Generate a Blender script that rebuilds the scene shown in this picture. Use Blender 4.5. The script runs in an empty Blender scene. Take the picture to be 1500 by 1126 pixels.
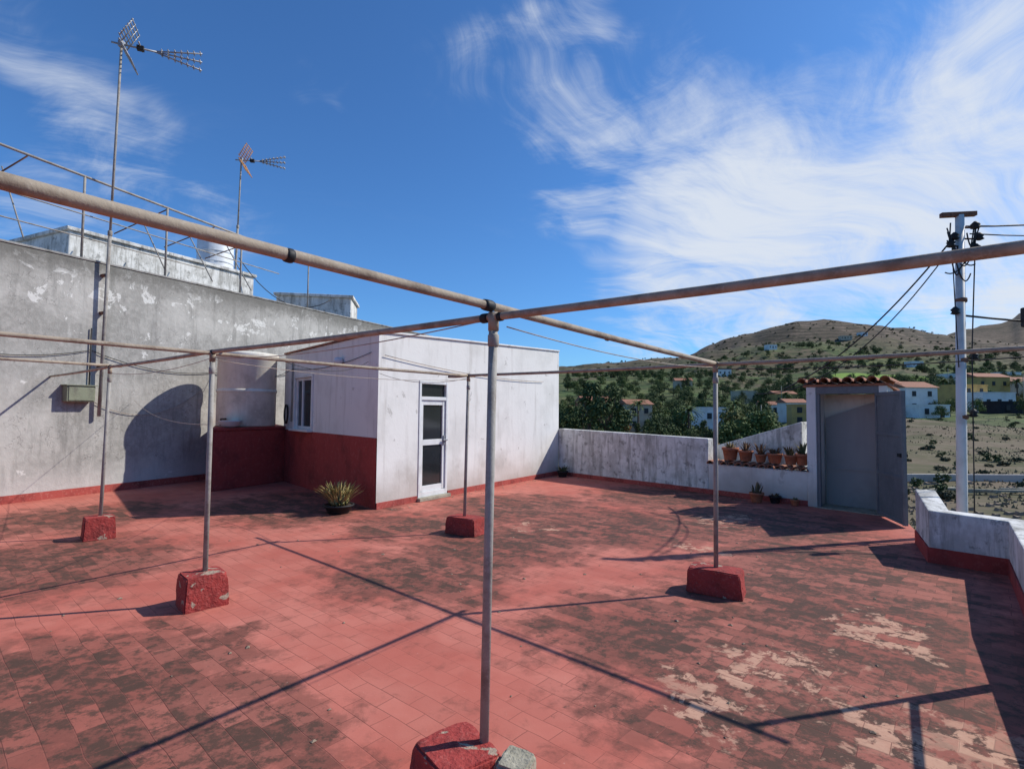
import bpy, bmesh, math, random
from mathutils import Vector, Matrix, noise as mn
random.seed(7)
scene=bpy.context.scene
COL=scene.collection
# ---------------------------------------------------------------- node helpers
class G:
    def __init__(s,nt): s.nt=nt; nt.nodes.clear()
    def n(s,t,ins=None,**props):
        nd=s.nt.nodes.new(t)
        for k,v in props.items(): setattr(nd,k,v)
        if ins:
            for k,v in ins.items():
                if isinstance(v,bpy.types.NodeSocket): s.nt.links.new(v,nd.inputs[k])
                elif v is not None:
                    try: nd.inputs[k].default_value=v
                    except Exception: nd.inputs[k].default_value=(v[0],v[1],v[2],1)
        return nd
    def mix(s,f,a,b,blend='MIX'):
        return s.n('ShaderNodeMix',{0:f,6:c4(a),7:c4(b)},data_type='RGBA',blend_type=blend).outputs[2]
    def m(s,op,a,b=None,c=None,clamp=False):
        return s.n('ShaderNodeMath',{0:a,1:b,2:c},operation=op,use_clamp=clamp).outputs[0]
    def mr(s,v,a,b,c=0.0,d=1.0):
        return s.n('ShaderNodeMapRange',{0:v,1:a,2:b,3:c,4:d},interpolation_type='SMOOTHSTEP').outputs[0]
    def noise(s,vec,scale,detail=4,rough=.55,dist=0):
        return s.n('ShaderNodeTexNoise',{'Vector':vec,'Scale':scale,'Detail':detail,'Roughness':rough,'Distortion':dist}).outputs[0]
    def mapping(s,vec,scale=(1,1,1),rot=(0,0,0),loc=(0,0,0)):
        return s.n('ShaderNodeMapping',{'Vector':vec,'Scale':scale,'Rotation':rot,'Location':loc}).outputs[0]
    def bump(s,h,st=.3,d=.01,nrm=None):
        return s.n('ShaderNodeBump',{'Height':h,'Strength':st,'Distance':d,'Normal':nrm}).outputs[0]
    def out(s,col,rough=.8,nrm=None,metal=0,spec=.3,**kw):
        ins={'Base Color':c4(col),'Roughness':rough,'Normal':nrm,'Metallic':metal,'Specular IOR Level':spec}
        ins.update(kw)
        b=s.n('ShaderNodeBsdfPrincipled',ins)
        o=s.n('ShaderNodeOutputMaterial'); s.nt.links.new(b.outputs[0],o.inputs[0])
def c4(v):
    if isinstance(v,(tuple,list)) and len(v)==3: return (v[0],v[1],v[2],1)
    return v
def newmat(name):
    m=bpy.data.materials.new(name); m.use_nodes=True
    return m,G(m.node_tree)
def pos(g): return g.n('ShaderNodeNewGeometry').outputs['Position']
def weather(name,base,dark,light=None,sc=3,rough=.85,bump=.25,streak=.0,flake=None,flake_th=.62,metal=0,spec=.3,amt=1.0,bd=.01):
    m,g=newmat(name); P=pos(g)
    n1=g.noise(P,sc,4,.6); n2=g.noise(P,sc*7,3,.65)
    col=g.mix(g.m('MULTIPLY',g.mr(n1,.42,.72),amt),base,dark)
    if light: col=g.mix(g.m('MULTIPLY',g.mr(n2,.5,.75),.6),col,light)
    if streak>0:
        ns=g.noise(g.mapping(P,scale=(3.2,3.2,.28)),2.2,4,.65)
        col=g.mix(g.m('MULTIPLY',g.mr(ns,.5,.75),streak),col,dark)
    if flake:
        mask=g.mr(g.noise(P,sc*.9,6,.62,.4),flake_th,flake_th+.02)
        col=g.mix(mask,col,flake)
    nrm=g.bump(n2,bump,bd) if bump>=.1 else None
    g.out(col,rough,nrm,metal,spec)
    return m
# ---------------------------------------------------------------- mesh helpers
def link(o,parent=None):
    COL.objects.link(o)
    if parent is not None: o.parent=parent
    return o
def empty(name):
    e=bpy.data.objects.new(name,None); e.empty_display_size=.2
    COL.objects.link(e); return e
def meshobj(name,vs,fs,mat,parent=None,smooth=False,bevel=0,seg=2):
    me=bpy.data.meshes.new(name); me.from_pydata([tuple(v) for v in vs],[],fs)
    me.materials.append(mat)
    if smooth: me.polygons.foreach_set('use_smooth',[True]*len(fs))
    me.update()
    bm=bmesh.new(); bm.from_mesh(me); bmesh.ops.recalc_face_normals(bm,faces=bm.faces); bm.to_mesh(me); bm.free()
    o=bpy.data.objects.new(name,me); link(o,parent)
    if bevel>0:
        b=o.modifiers.new('b','BEVEL'); b.width=bevel; b.segments=seg; b.limit_method='ANGLE'
    return o
def prism(name,pts,z0,z1,mat,parent=None,bevel=0):
    n=len(pts)
    zt=z1 if isinstance(z1,(list,tuple)) else [z1]*n
    zb=z0 if isinstance(z0,(list,tuple)) else [z0]*n
    vs=[(p[0],p[1],zb[i]) for i,p in enumerate(pts)]+[(p[0],p[1],zt[i]) for i,p in enumerate(pts)]
    fs=[list(range(n))[::-1],list(range(n,2*n))]+[(i,(i+1)%n,(i+1)%n+n,i+n) for i in range(n)]
    return meshobj(name,vs,fs,mat,parent,bevel=bevel)
def V2(a): return Vector((a[0],a[1]))
def wallseg(name,p0,p1,th,z0,z1,mat,parent=None,bevel=.008,off=0,m0=0):
    p0=V2(p0);p1=V2(p1); d=(p1-p0).normalized(); nn=Vector((-d.y,d.x))
    a=p0+nn*off; b=p1+nn*off
    pts=[a,b,b+nn*th,a+nn*th+d*m0]
    if isinstance(z1,(tuple,list)): z1=[z1[0],z1[1],z1[1],z1[0]]
    return prism(name,pts,z0,z1,mat,parent,bevel)
def wall_open(name,p0,p1,th,z0,z1,ops,mat,parent=None,m0=0):
    p0=V2(p0);p1=V2(p1); L=(p1-p0).length; d=(p1-p0)/L; nn=Vector((-d.y,d.x))
    vs=[];fs=[]
    def zt(s): return z1[0]+(z1[1]-z1[0])*s/L if isinstance(z1,(tuple,list)) else z1
    def bx(s0,s1,a,b,top=False,mm=0):
        q=[p0+d*s0,p0+d*s1,p0+d*s1+nn*th,p0+d*(s0+mm)+nn*th]
        k=len(vs)
        tops=[zt(s0),zt(s1),zt(s1),zt(s0)] if top else [b]*4
        vs.extend([(v.x,v.y,a) for v in q]); vs.extend([(v.x,v.y,tops[i]) for i,v in enumerate(q)])
        fs.extend([(k,k+3,k+2,k+1),(k+4,k+5,k+6,k+7)]+[(k+i,k+(i+1)%4,k+4+(i+1)%4,k+4+i) for i in range(4)])
    s=0; first=True
    for (a,b,zb,ztp) in sorted(ops):
        bx(s,a,z0,None,True,m0 if first else 0); first=False
        if zb>z0+.001: bx(a,b,z0,zb)
        bx(a,b,ztp,None,True)
        s=b
    bx(s,L,z0,None,True)
    return meshobj(name,vs,fs,mat,parent)
def obox(name,c,size,ang,mat,parent=None,bevel=0,tilt=0,rollx=0):
    M=Matrix.Translation(Vector(c))@Matrix.Rotation(ang,4,'Z')@Matrix.Rotation(tilt,4,'Y')@Matrix.Rotation(rollx,4,'X')
    x,y,z=[s/2 for s in size]
    vs=[M@Vector(v) for v in [(-x,-y,-z),(x,-y,-z),(x,y,-z),(-x,y,-z),(-x,-y,z),(x,-y,z),(x,y,z),(-x,y,z)]]
    fs=[(0,3,2,1),(4,5,6,7),(0,1,5,4),(1,2,6,5),(2,3,7,6),(3,0,4,7)]
    return meshobj(name,vs,fs,mat,parent,bevel=bevel)
def tube(name,pts,r,mat,parent=None,n=12,caps=True):
    pts=[Vector(p) for p in pts]; vs=[];fs=[]
    rs=r if isinstance(r,(list,tuple)) else [r]*len(pts)
    up=None
    for i,p in enumerate(pts):
        t=(pts[min(i+1,len(pts)-1)]-pts[max(i-1,0)]).normalized()
        if up is None:
            up=Vector((0,0,1)) if abs(t.z)<.9 else Vector((1,0,0))
        a=(up-t*up.dot(t)).normalized(); b=t.cross(a); up=a
        for k in range(n):
            th=2*math.pi*k/n
            vs.append(p+(a*math.cos(th)+b*math.sin(th))*rs[i])
    for i in range(len(pts)-1):
        for k in range(n):
            fs.append((i*n+k,i*n+(k+1)%n,(i+1)*n+(k+1)%n,(i+1)*n+k))
    if caps:
        fs.append(tuple(range(n))[::-1]); fs.append(tuple(range((len(pts)-1)*n,len(pts)*n)))
    return meshobj(name,vs,fs,mat,parent,smooth=True)
def sag(a,b,s,n=14):
    a=Vector(a);b=Vector(b)
    return [a.lerp(b,i/n)-Vector((0,0,s*4*(i/n)*(1-i/n))) for i in range(n+1)]
def lathe(name,prof,c,mat,parent=None,n=28,smooth=True):
    vs=[];fs=[]
    for (r,z) in prof:
        for k in range(n):
            t=2*math.pi*k/n; vs.append((c[0]+r*math.cos(t),c[1]+r*math.sin(t),c[2]+z))
    for i in range(len(prof)-1):
        for k in range(n): fs.append((i*n+k,i*n+(k+1)%n,(i+1)*n+(k+1)%n,(i+1)*n+k))
    fs.append(tuple(range(n))[::-1]); fs.append(tuple(range((len(prof)-1)*n,len(prof)*n)))
    return meshobj(name,vs,fs,mat,parent,smooth=smooth)
# ---------------------------------------------------------------- materials
def floor_mat():
    m,g=newmat('red_painted_tiles'); P=pos(g)
    ang=math.atan2(2.12,-2.41)
    wob=g.n('ShaderNodeTexNoise',{'Vector':P,'Scale':1.6,'Detail':2}).outputs[1]
    wv=g.n('ShaderNodeVectorMath',{0:wob,1:(.5,.5,.5)},operation='SUBTRACT').outputs[0]
    Pw=g.n('ShaderNodeVectorMath',{0:wv,1:(.07,.07,0),2:P},operation='MULTIPLY_ADD').outputs[0]
    Pm=g.mapping(Pw,rot=(0,0,-ang))
    br=g.n('ShaderNodeTexBrick',{'Vector':Pm,'Color1':(0,0,0,1),'Color2':(1,1,1,1),'Mortar':(.5,.5,.5,1),'Scale':1.0,'Mortar Size':.0032,'Mortar Smooth':.6,'Bias':0,'Brick Width':.25,'Row Height':.125},offset=.5)
    tile=g.n('ShaderNodeSeparateColor',{0:br.outputs[0]}).outputs[0]; joint=br.outputs[1]
    w2=g.n('ShaderNodeTexNoise',{'Vector':P,'Scale':1.9,'Detail':5,'Roughness':.65}).outputs[1]
    w2=g.n('ShaderNodeVectorMath',{0:w2,1:(.5,.5,.5)},operation='SUBTRACT').outputs[0]
    Pb=g.n('ShaderNodeVectorMath',{0:w2,1:(1.9,1.9,0),2:P},operation='MULTIPLY_ADD').outputs[0]
    def blobs(lst):
        acc=None
        for (x,y,r) in lst:
            d=g.n('ShaderNodeVectorMath',{0:Pb,1:(x,y,0)},operation='DISTANCE').outputs[1]
            v=g.mr(d,r*1.3,r*.3)
            acc=v if acc is None else g.m('MAXIMUM',acc,v)
        return acc
    dark=blobs([(-2.5,3.1,1.1),(-1.5,2.5,.8),(-4.7,5.4,1.5),(-.85,5.3,1.1),(-.1,6.4,1.2),(1.4,7.5,1.6),(3.4,7.8,1.8),(2.7,4.6,1.5),(1.05,3.9,1.0),(1.7,2.8,1.3),(-3.4,8.9,1.8),(3.4,5.8,1.5),(0.2,8.9,1.6),(2.9,10,1.6),(-1.4,7.4,1.0),(2.4,3.5,1.2),(-6.2,7.8,1.3)])
    worn=blobs([(1.68,3.5,.5),(1.9,2.85,.55),(3.2,8.0,.6),(1.0,3.15,.45),(2.25,2.6,.55),(2.7,3.9,.5),(0.3,7.3,.4),(2.1,6.4,.4)])
    nA=g.noise(P,.9,4,.6); nB=g.noise(P,4.5,6,.72,.3); nC=g.noise(P,26,3,.7)
    base=g.mix(g.mr(nA,.35,.65),(.46,.125,.09),(.55,.19,.14))
    base=g.mix(g.m('MULTIPLY',tile,.26),base,(.30,.08,.06))
    dd=g.m('MULTIPLY_ADD',dark,.34,g.m('MULTIPLY',nB,.78))
    dm=g.m('MULTIPLY',g.mr(dd,.40,.63),g.m('MULTIPLY_ADD',tile,.5,.5))
    dirt=g.mix(nC,(.115,.044,.034),(.215,.082,.058))
    col=g.mix(dm,base,dirt)
    n9=g.noise(P,11,6,.76)
    blk=g.m('MULTIPLY',g.mr(g.m('MULTIPLY_ADD',dark,.20,g.m('MULTIPLY_ADD',tile,.08,g.m('MULTIPLY',n9,.82))),.58,.70),.78)
    col=g.mix(blk,col,(.062,.043,.031))
    wm=g.m('MULTIPLY',g.mr(g.m('MULTIPLY_ADD',worn,.27,g.m('MULTIPLY',g.noise(P,8.5,6,.7,.5),.9)),.66,.74),worn)
    wm=g.m('MULTIPLY',wm,g.mr(tile,.05,.5,.15,.9))
    col=g.mix(wm,col,g.mix(nC,(.46,.23,.155),(.62,.39,.27)))
    sp=g.mr(nC,.68,.73)
    col=g.mix(g.m('MULTIPLY',sp,.4),col,(.54,.31,.24))
    jv=g.m('MULTIPLY',joint,g.mr(nA,.38,.58,.08,.7))
    col=g.mix(jv,col,(.16,.055,.042))
    h=g.m('MULTIPLY_ADD',g.m('MULTIPLY',joint,g.mr(nA,.3,.6,.2,1)),-.9,g.m('MULTIPLY',nC,.5))
    g.out(col,.78,g.bump(h,.5,.005),spec=.2)
    return m
M_floor=floor_mat()
def white_mat():
    m,g=newmat('white_limewash'); P=pos(g)
    z=g.n('ShaderNodeSeparateXYZ',{0:P}).outputs[2]
    n1=g.noise(P,1.6,5,.6); n2=g.noise(P,14,3,.65); ns=g.noise(g.mapping(P,scale=(3.5,3.5,.35)),1.8,5,.65)
    col=g.mix(g.m('MULTIPLY',g.mr(n1,.45,.7),.6),(.75,.735,.70),(.60,.585,.55))
    col=g.mix(g.m('MULTIPLY',g.mr(ns,.5,.72),.45),col,(.43,.40,.36))
    low=g.mr(g.m('MULTIPLY_ADD',n1,-.9,z),.35,-.45)
    col=g.mix(g.m('MULTIPLY',low,.75),col,(.38,.33,.28))
    fl=g.mr(g.noise(P,3.1,7,.66,.5),.64,.66)
    col=g.mix(g.m('MULTIPLY',fl,.8),col,(.47,.45,.42))
    g.out(col,.9,g.bump(n2,.35,.008),spec=.2)
    return m
M_white=white_mat()
def dirty_white():
    m,g=newmat('old_white_parapet_paint'); P=pos(g)
    n1=g.noise(P,2.4,6,.68); n2=g.noise(P,16,3,.65); ns=g.noise(g.mapping(P,scale=(3.5,3.5,.5)),2.4,5,.7)
    col=g.mix(g.mr(n1,.42,.62),(.72,.71,.675),(.50,.49,.455))
    col=g.mix(g.m('MULTIPLY',g.mr(ns,.46,.66),.75),col,(.27,.26,.235))
    col=g.mix(g.m('MULTIPLY',g.mr(g.noise(P,7,6,.7),.55,.64),.6),col,(.15,.145,.13))
    g.out(col,.92,g.bump(n2,.45,.01),spec=.2)
    return m
M_par=dirty_white()
def grey_render():
    m,g=newmat('grey_cement_render'); P=pos(g)
    z=g.n('ShaderNodeSeparateXYZ',{0:P}).outputs[2]
    n1=g.noise(P,.8,6,.65,.4); n2=g.noise(P,11,5,.7); ns=g.noise(g.mapping(P,scale=(2.4,2.4,.35)),1.6,5,.7)
    col=g.mix(g.mr(n1,.36,.62),(.46,.445,.41),(.30,.29,.265))
    col=g.mix(g.m('MULTIPLY',g.mr(n2,.4,.7),.4),col,(.54,.52,.48))
    col=g.mix(g.m('MULTIPLY',g.mr(ns,.50,.70),.6),col,(.19,.185,.17))
    col=g.mix(g.m('MULTIPLY',g.mr(ns,.42,.28),.5),col,(.57,.56,.52))
    up=g.mr(z,2.0,3.6,.0,.085)
    fl=g.mr(g.m('ADD',g.noise(P,2.6,7,.68,.5),up),.665,.675)
    col=g.mix(g.m('MULTIPLY',fl,.85),col,(.66,.65,.61))
    cr=g.mr(g.m('ABSOLUTE',g.m('SUBTRACT',g.noise(P,1.1,5,.6),.5)),.004,.0015)
    col=g.mix(g.m('MULTIPLY',cr,.5),col,(.16,.15,.14))
    topd=g.mr(g.m('MULTIPLY_ADD',n2,.7,z),4.1,4.55)
    col=g.mix(g.m('MULTIPLY',topd,.8),col,(.13,.125,.11))
    bot=g.mr(g.m('MULTIPLY_ADD',n1,-.8,z),.3,-.35)
    col=g.mix(g.m('MULTIPLY',bot,.55),col,(.60,.58,.55))
    g.out(col,.93,g.bump(n2,.55,.015),spec=.2)
    return m
M_grey=grey_render()
M_redw=weather('red_dado_paint',(.36,.052,.044),(.22,.037,.032),(.44,.105,.09),sc=2.2,streak=.5,bump=.3)
M_skirt=weather('red_skirting_paint',(.38,.075,.06),(.20,.037,.032),(.49,.20,.16),sc=4,bump=.3)
M_block=weather('red_block_paint',(.33,.045,.038),(.17,.03,.026),(.42,.12,.10),sc=6,bump=.6,flake=(.36,.27,.20),flake_th=.61,bd=.02)
M_conc=weather('bare_concrete',(.36,.33,.25),(.19,.175,.13),(.46,.43,.35),sc=6,bump=.6,bd=.02)
M_pipe=weather('weathered_pipe',(.35,.285,.215),(.20,.15,.11),(.45,.39,.32),sc=9,rough=.75,bump=.2,spec=.25)
M_pole=weather('grey_pole_paint',(.31,.29,.26),(.19,.165,.14),(.40,.375,.34),sc=8,rough=.7,bump=.2,spec=.3)
M_black=weather('black_rubber',(.02,.02,.022),(.012,.012,.012),None,sc=10,rough=.6,bump=0)
M_wire=weather('cable_sheath',(.04,.038,.036),(.02,.02,.02),None,sc=10,rough=.6,bump=0)
M_wire2=weather('old_cord',(.42,.36,.3),(.25,.2,.17),None,sc=10,rough=.8,bump=0)
M_rust=weather('rusty_steel',(.20,.10,.06),(.10,.05,.035),(.30,.2,.15),sc=12,rough=.8,bump=.3)
M_alu=weather('white_aluminium',(.72,.73,.72),(.57,.57,.55),None,sc=3,rough=.35,bump=.03,spec=.5)
M_al=weather('antenna_aluminium',(.33,.34,.36),(.2,.2,.21),None,sc=12,rough=.5,metal=.4,bump=0)
M_orange=weather('antenna_orange_plastic',(.50,.25,.10),(.34,.16,.08),None,sc=12,rough=.6,bump=0)
M_tank=weather('fibrocement_tank',(.76,.72,.62),(.54,.50,.42),(.80,.77,.70),sc=2.5,streak=.6,bump=.15)
M_tankw=weather('plastic_tank',(.62,.65,.68),(.5,.52,.54),None,sc=2,rough=.5,bump=.05)
M_door=weather('grey_steel_door',(.135,.15,.165),(.09,.10,.115),(.19,.205,.22),sc=2.5,rough=.5,bump=.05,streak=.4,spec=.5)
M_inner=weather('grey_inner_panel',(.34,.325,.31),(.25,.24,.23),None,sc=1.5,rough=.7,bump=.05,streak=.3)
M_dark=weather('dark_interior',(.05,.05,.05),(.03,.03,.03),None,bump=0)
M_terra=weather('terracotta',(.42,.145,.075),(.25,.09,.055),(.52,.25,.16),sc=9,bump=.25)
M_tile=weather('roof_clay_tile',(.36,.15,.09),(.15,.075,.05),(.5,.3,.2),sc=6,bump=.4)
M_soil=weather('potting_soil',(.07,.045,.03),(.04,.028,.02),None,sc=20,bump=.8,bd=.02)
M_boxg=weather('green_grey_box_paint',(.22,.235,.16),(.15,.15,.11),(.3,.3,.22),sc=6,rough=.5)
M_upole=weather('white_pole_paint',(.66,.655,.62),(.48,.46,.42),None,sc=3,rough=.6,streak=.4,bump=0)
M_stone=weather('rubble',(.27,.20,.14),(.16,.12,.085),(.36,.29,.22),sc=2,bump=.5)
m,g=newmat('dark_glass'); P=pos(g); n_=g.noise(P,2,1)
g.out(g.mix(n_,(.012,.014,.016),(.03,.033,.036)),.08,spec=.6); M_glass=m
M_farwin=weather('dull_window',(.035,.037,.04),(.02,.02,.02),None,rough=.5,bump=0)
def leafmat(name,a,b,c):
    m,g=newmat(name); ng=g.n('ShaderNodeNewGeometry'); r=ng.outputs['Random Per Island']
    n1=g.noise(ng.outputs['Position'],.5,2)
    col=g.mix(r,a,b); col=g.mix(g.mr(n1,.45,.65),col,c)
    g.out(col,.75,spec=.15); return m
M_leafA=leafmat('leaf_dark',(.045,.07,.025),(.08,.11,.038),(.06,.085,.032))
M_leafB=leafmat('leaf_mid',(.08,.125,.038),(.12,.155,.05),(.095,.12,.04))
M_leafC=leafmat('leaf_yellow',(.15,.15,.045),(.20,.17,.055),(.12,.13,.045))
M_leafD=leafmat('leaf_autumn',(.24,.13,.045),(.30,.18,.055),(.19,.13,.045))
M_scrub=leafmat('scrub_leaf',(.055,.065,.034),(.09,.095,.05),(.07,.07,.04))
M_dry=leafmat('dry_grass_leaf',(.19,.155,.09),(.26,.21,.125),(.14,.13,.07))
M_aloe=leafmat('aloe_leaf',(.24,.22,.08),(.48,.36,.16),(.20,.22,.08))
M_succ=leafmat('succulent_leaf',(.08,.11,.05),(.16,.16,.07),(.20,.12,.07))
M_bark=weather('bark',(.12,.085,.06),(.06,.045,.035),None,sc=3,bump=0)
# ---------------------------------------------------------------- terrain
def interp(t,x):
    if x<=t[0][0]: return t[0][1]
    for (a,b),(c,d) in zip(t,t[1:]):
        if x<=c:
            k=(x-a)/(c-a); k=k*k*(3-2*k)*.35+k*.65
            return b+(d-b)*k
    return t[-1][1]
R1=[(-900,.05),(400,.05),(700,.07),(830,.078),(900,.080),(980,.090),(1010,.101),(1040,.122),(1070,.135),(1100,.145),(1130,.158),(1170,.168),(1210,.172),(1250,.169),(1290,.164),(1330,.156),(1370,.148),(1420,.138),(1500,.125),(1700,.12),(2000,.07)]
R2=[(-900,.04),(1200,.08),(1340,.12),(1380,.140),(1420,.158),(1460,.168),(1485,.176),(1500,.192),(1530,.20),(1700,.15),(2000,.08)]
ZR=[(0,-3.2),(45,-3.0),(80,-1.2),(115,.8),(200,8),(330,24),(450,38)]
ZL=[(0,-3.2),(45,-4),(100,-4.5),(180,-1),(300,12),(450,29)]
def th(x,y):
    r=math.hypot(x,y); phi=math.atan2(x,y); c=max(math.cos(phi),.6); Y=r*c
    px=750+787*math.tan(max(-1.0,min(1.0,phi)))
    k=max(0,min(1,(px-1080)/180)); k=k*k*(3-2*k)
    near=lambda q: interp(ZL,q)*(1-k)+interp(ZR,q)*k
    nz=mn.fractal(Vector((x*.006,y*.006,3)),1,2,6)
    nb=mn.fractal(Vector((x*.05,y*.05,7)),1,2,4)
    if Y<450: z=near(Y)
    else:
        z1=interp(R1,px)*850+1.6; z2=interp(R2,px)*1900+1.6; z45=near(450)
        if Y<850:
            t=(Y-450)/400; t=t**.95; z=z45+(z1-z45)*(t*.8+.2*(1-(1-t)**2))
        elif Y<1150: t=(Y-850)/300; z=z1*(1-.28*t*t*(3-2*t))
        elif Y<1900: t=(Y-1150)/750; z=z1*.72+(z2-z1*.72)*t
        else: t=min(1,(Y-1900)/700); z=z2*(1-.4*t)
    amp=max(0,min(1,(Y-150)/300))*6 
    if 450<Y<1000: amp=6+9*math.sin((Y-450)/400*math.pi) if Y<850 else 5
    z+=nz*amp
    if Y>420: z+=mn.fractal(Vector((x*.02,y*.02,1)),1,2,4)*2.2
    if r>30: z+=nb*min(.7,(r-30)*.01)
    return z
def build_terrain():
    phis=[]; p=-180.0
    while p<180:
        phis.append(math.radians(p)); p+= .25 if 0<=p<55 else 2.5
    rs=[0.5,6]; r=12.0
    while r<4200: rs.append(r); r*=1.03
    vs=[];fs=[]; n=len(phis)
    for r in rs:
        for ph in phis:
            x=r*math.sin(ph);y=r*math.cos(ph); vs.append((x,y,th(x,y)))
    for i in range(len(rs)-1):
        for k in range(n): fs.append((i*n+k,(i+1)*n+k,(i+1)*n+(k+1)%n,i*n+(k+1)%n))
    fs.append(tuple(range(n)))
    m,g=newmat('dry_hill_ground'); P=pos(g)
    sp=g.n('ShaderNodeSeparateXYZ',{0:P}); z=sp.outputs[2]
    Pf=g.mapping(P,scale=(1,1,0))
    r=g.n('ShaderNodeVectorMath',{0:Pf},operation='LENGTH').outputs[1]
    nL=g.noise(P,.007,6,.62); nM=g.noise(P,.04,6,.68); nS=g.noise(P,.9,4,.65); nT=g.noise(P,.13,5,.72)
    near=g.mix(g.mr(nM,.4,.6),(.16,.125,.085),(.12,.105,.06))
    near=g.mix(g.mr(nS,.45,.7),near,(.20,.165,.11))
    near=g.mix(g.m('MULTIPLY',g.mr(nT,.46,.60),.75),near,(.085,.088,.042))
    zz=g.m('MULTIPLY_ADD',nM,9.0,z)
    w=g.m('SINE',g.m('MULTIPLY',zz,1.15))
    valley=g.mix(g.mr(nM,.44,.58),(.125,.14,.055),(.075,.115,.038))
    valley=g.mix(g.mr(nL,.52,.60),valley,(.15,.12,.075))
    valley=g.mix(g.m('MULTIPLY',g.mr(w,.3,.9),.5),valley,(.055,.055,.032))
    valley=g.mix(g.mr(nT,.50,.58),valley,(.04,.06,.025))
    hill=g.mix(g.mr(nL,.4,.62),(.14,.105,.078),(.095,.078,.055))
    hill=g.mix(g.m('MULTIPLY',g.mr(nM,.48,.6),.7),hill,(.19,.145,.108))
    hill=g.mix(g.m('MULTIPLY',g.mr(w,.2,.9),g.mr(nL,.35,.6,.35,.95)),hill,(.055,.047,.034))
    hill=g.mix(g.m('MULTIPLY',g.mr(nT,.52,.60),.8),hill,(.045,.048,.03))
    f1=g.mr(g.m('MULTIPLY_ADD',nM,60,r),150,185); f2=g.mr(g.m('MULTIPLY_ADD',nL,350,r),720,950)
    col=g.mix(f1,near,valley); col=g.mix(f2,col,hill)
    d=g.n('ShaderNodeVectorMath',{0:Pf,1:(236,338,0)},operation='SUBTRACT').outputs[0]
    dl=g.n('ShaderNodeVectorMath',{0:g.mapping(d,scale=(1/38,1/30,0))},operation='LENGTH').outputs[1]
    fld=g.mr(g.m('MULTIPLY_ADD',nM,.4,dl),1.22,1.16)
    col=g.mix(fld,col,(.18,.28,.055))
    g.out(col,.95,g.bump(nT,.6,.3),spec=.1)
    return meshobj('ground',vs,fs,m,smooth=True)
build_terrain()
# ---------------------------------------------------------------- key layout (metres, camera stands at the origin, 1.6 m up)
W0=Vector((-8.2,8.65)); WD=Vector((1.5,3.15)).normalized()
def wp(t,off=0):
    n=Vector((WD.y,-WD.x)); return W0+WD*t+n*off
HC=Vector((-2.13,8.55)); HF=Vector((1.16,13.3)); HS=Vector((-4.97,11.75))
hd=(HF-HC).normalized(); hL=(HF-HC).length; sd=(HS-HC).normalized(); sL=(HS-HC).length
hn=Vector((hd.y,-hd.x)); sn=Vector((-sd.y,sd.x))
if sn.dot(Vector((-1,-1)))<0: sn=-sn
mit=.2/math.tan(math.acos(hd.dot(sd))/2)
JL=Vector((5.05,9.21)); JR=Vector((5.95,8.24))
PA=[Vector((5.0,6.7)),Vector((4.5,5.85)),Vector((4.95,5.4)),Vector((3.9,4.1)),Vector((0.15,-1.2)),Vector((-2.0,-4.2))]
deck=[wp(-14),PA[5]+Vector((.15,-.1)),PA[4]+Vector((.15,-.1)),PA[3]+Vector((.15,-.1)),PA[2]+Vector((.2,0)),PA[1]+Vector((.18,.12)),PA[0]+Vector((.15,0)),JR+Vector((0,0)),JL,HF+Vector((.1,.1)),HF+Vector((-1.5,3)),wp(11.5)]
prism('terrace_floor',deck,-3.6,0,M_floor)
nb=empty('neighbour_building')
wallseg('party_wall',wp(-14),wp(12),.35,-3.6,4.22,M_grey,nb,bevel=.02)
wallseg('coping',wp(-14,-.0),wp(12,-.0),.37,4.222,4.262,weather('coping_cement',(.3,.29,.27),(.13,.125,.11),(.4,.39,.36),sc=5,bump=.5),nb,bevel=.01,off=-.012)
prism('body',[wp(-14,-.352),wp(12,-.352),wp(12,-7),wp(-14,-7)],-3.6,3.6,M_grey,nb)
a=Vector((-9.56,11.4)); b=Vector((-7.55,15.5)); n2=Vector((-WD.y,WD.x))
prism('roof_room',[a,b,b+n2*2.4,a+n2*2.4],3.6,5.36,M_par,nb,bevel=.02)
a2=a-WD*.06-n2*.06; b2=b+WD*.06-n2*.06
prism('roof_room_coping',[a2,b2,b2+n2*2.52,a2+n2*2.52],5.362,5.44,M_par,nb,bevel=.01)
ra=math.atan2(WD.y,WD.x)+math.radians(-55)
obox('roof_hatch',(-6.25,17.2,4.35),(2.2,1.6,1.3),ra,M_par,nb,bevel=.02)
obox('roof_hatch_cap',(-6.25,17.2,5.04),(2.34,1.74,.08),ra,M_par,nb,bevel=.01)
wallseg('skirting',wp(-14,.022),wp(6.6,.022),.02,.0,.13,M_skirt,nb,bevel=.004)
rl=empty('roof_railing')
def zr(t,z0,z1): return z0+(z1-z0)*(t+3)/10.4
def rail(z0,z1,t0,t1,r,name):
    tube(name,[(wp(t,-.1).x,wp(t,-.1).y,zr(t,z0,z1)) for t in (t0,(t0+t1)/2,t1)],r,M_pole,rl,8)
rail(5.95,5.5,-3,5.6,.024,'top_rail'); rail(5.15,4.95,-3,5.4,.012,'mid_rail'); rail(4.68,4.6,-3,3.4,.012,'low_rail')
for t in (-1.6,1.05,2.55,4.3):
    p=wp(t,-.1); tube('post',[(p.x,p.y,4.2),(p.x,p.y,zr(t,5.95,5.5))],.021,M_pole,rl,8)
for t in (.2,2.55,3.6,4.6):
    p=wp(t,-.1); q=wp(t+.2,-1.5); tube('brace',[(p.x,p.y,4.4),(q.x,q.y,5.95)],.013,M_pole,rl,8)
    tube('outrigger',[(p.x,p.y,zr(t,5.95,5.5)-.03),(wp(t-.3,-1.4).x,wp(t-.3,-1.4).y,5.25)],.013,M_rust,rl,8)
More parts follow.
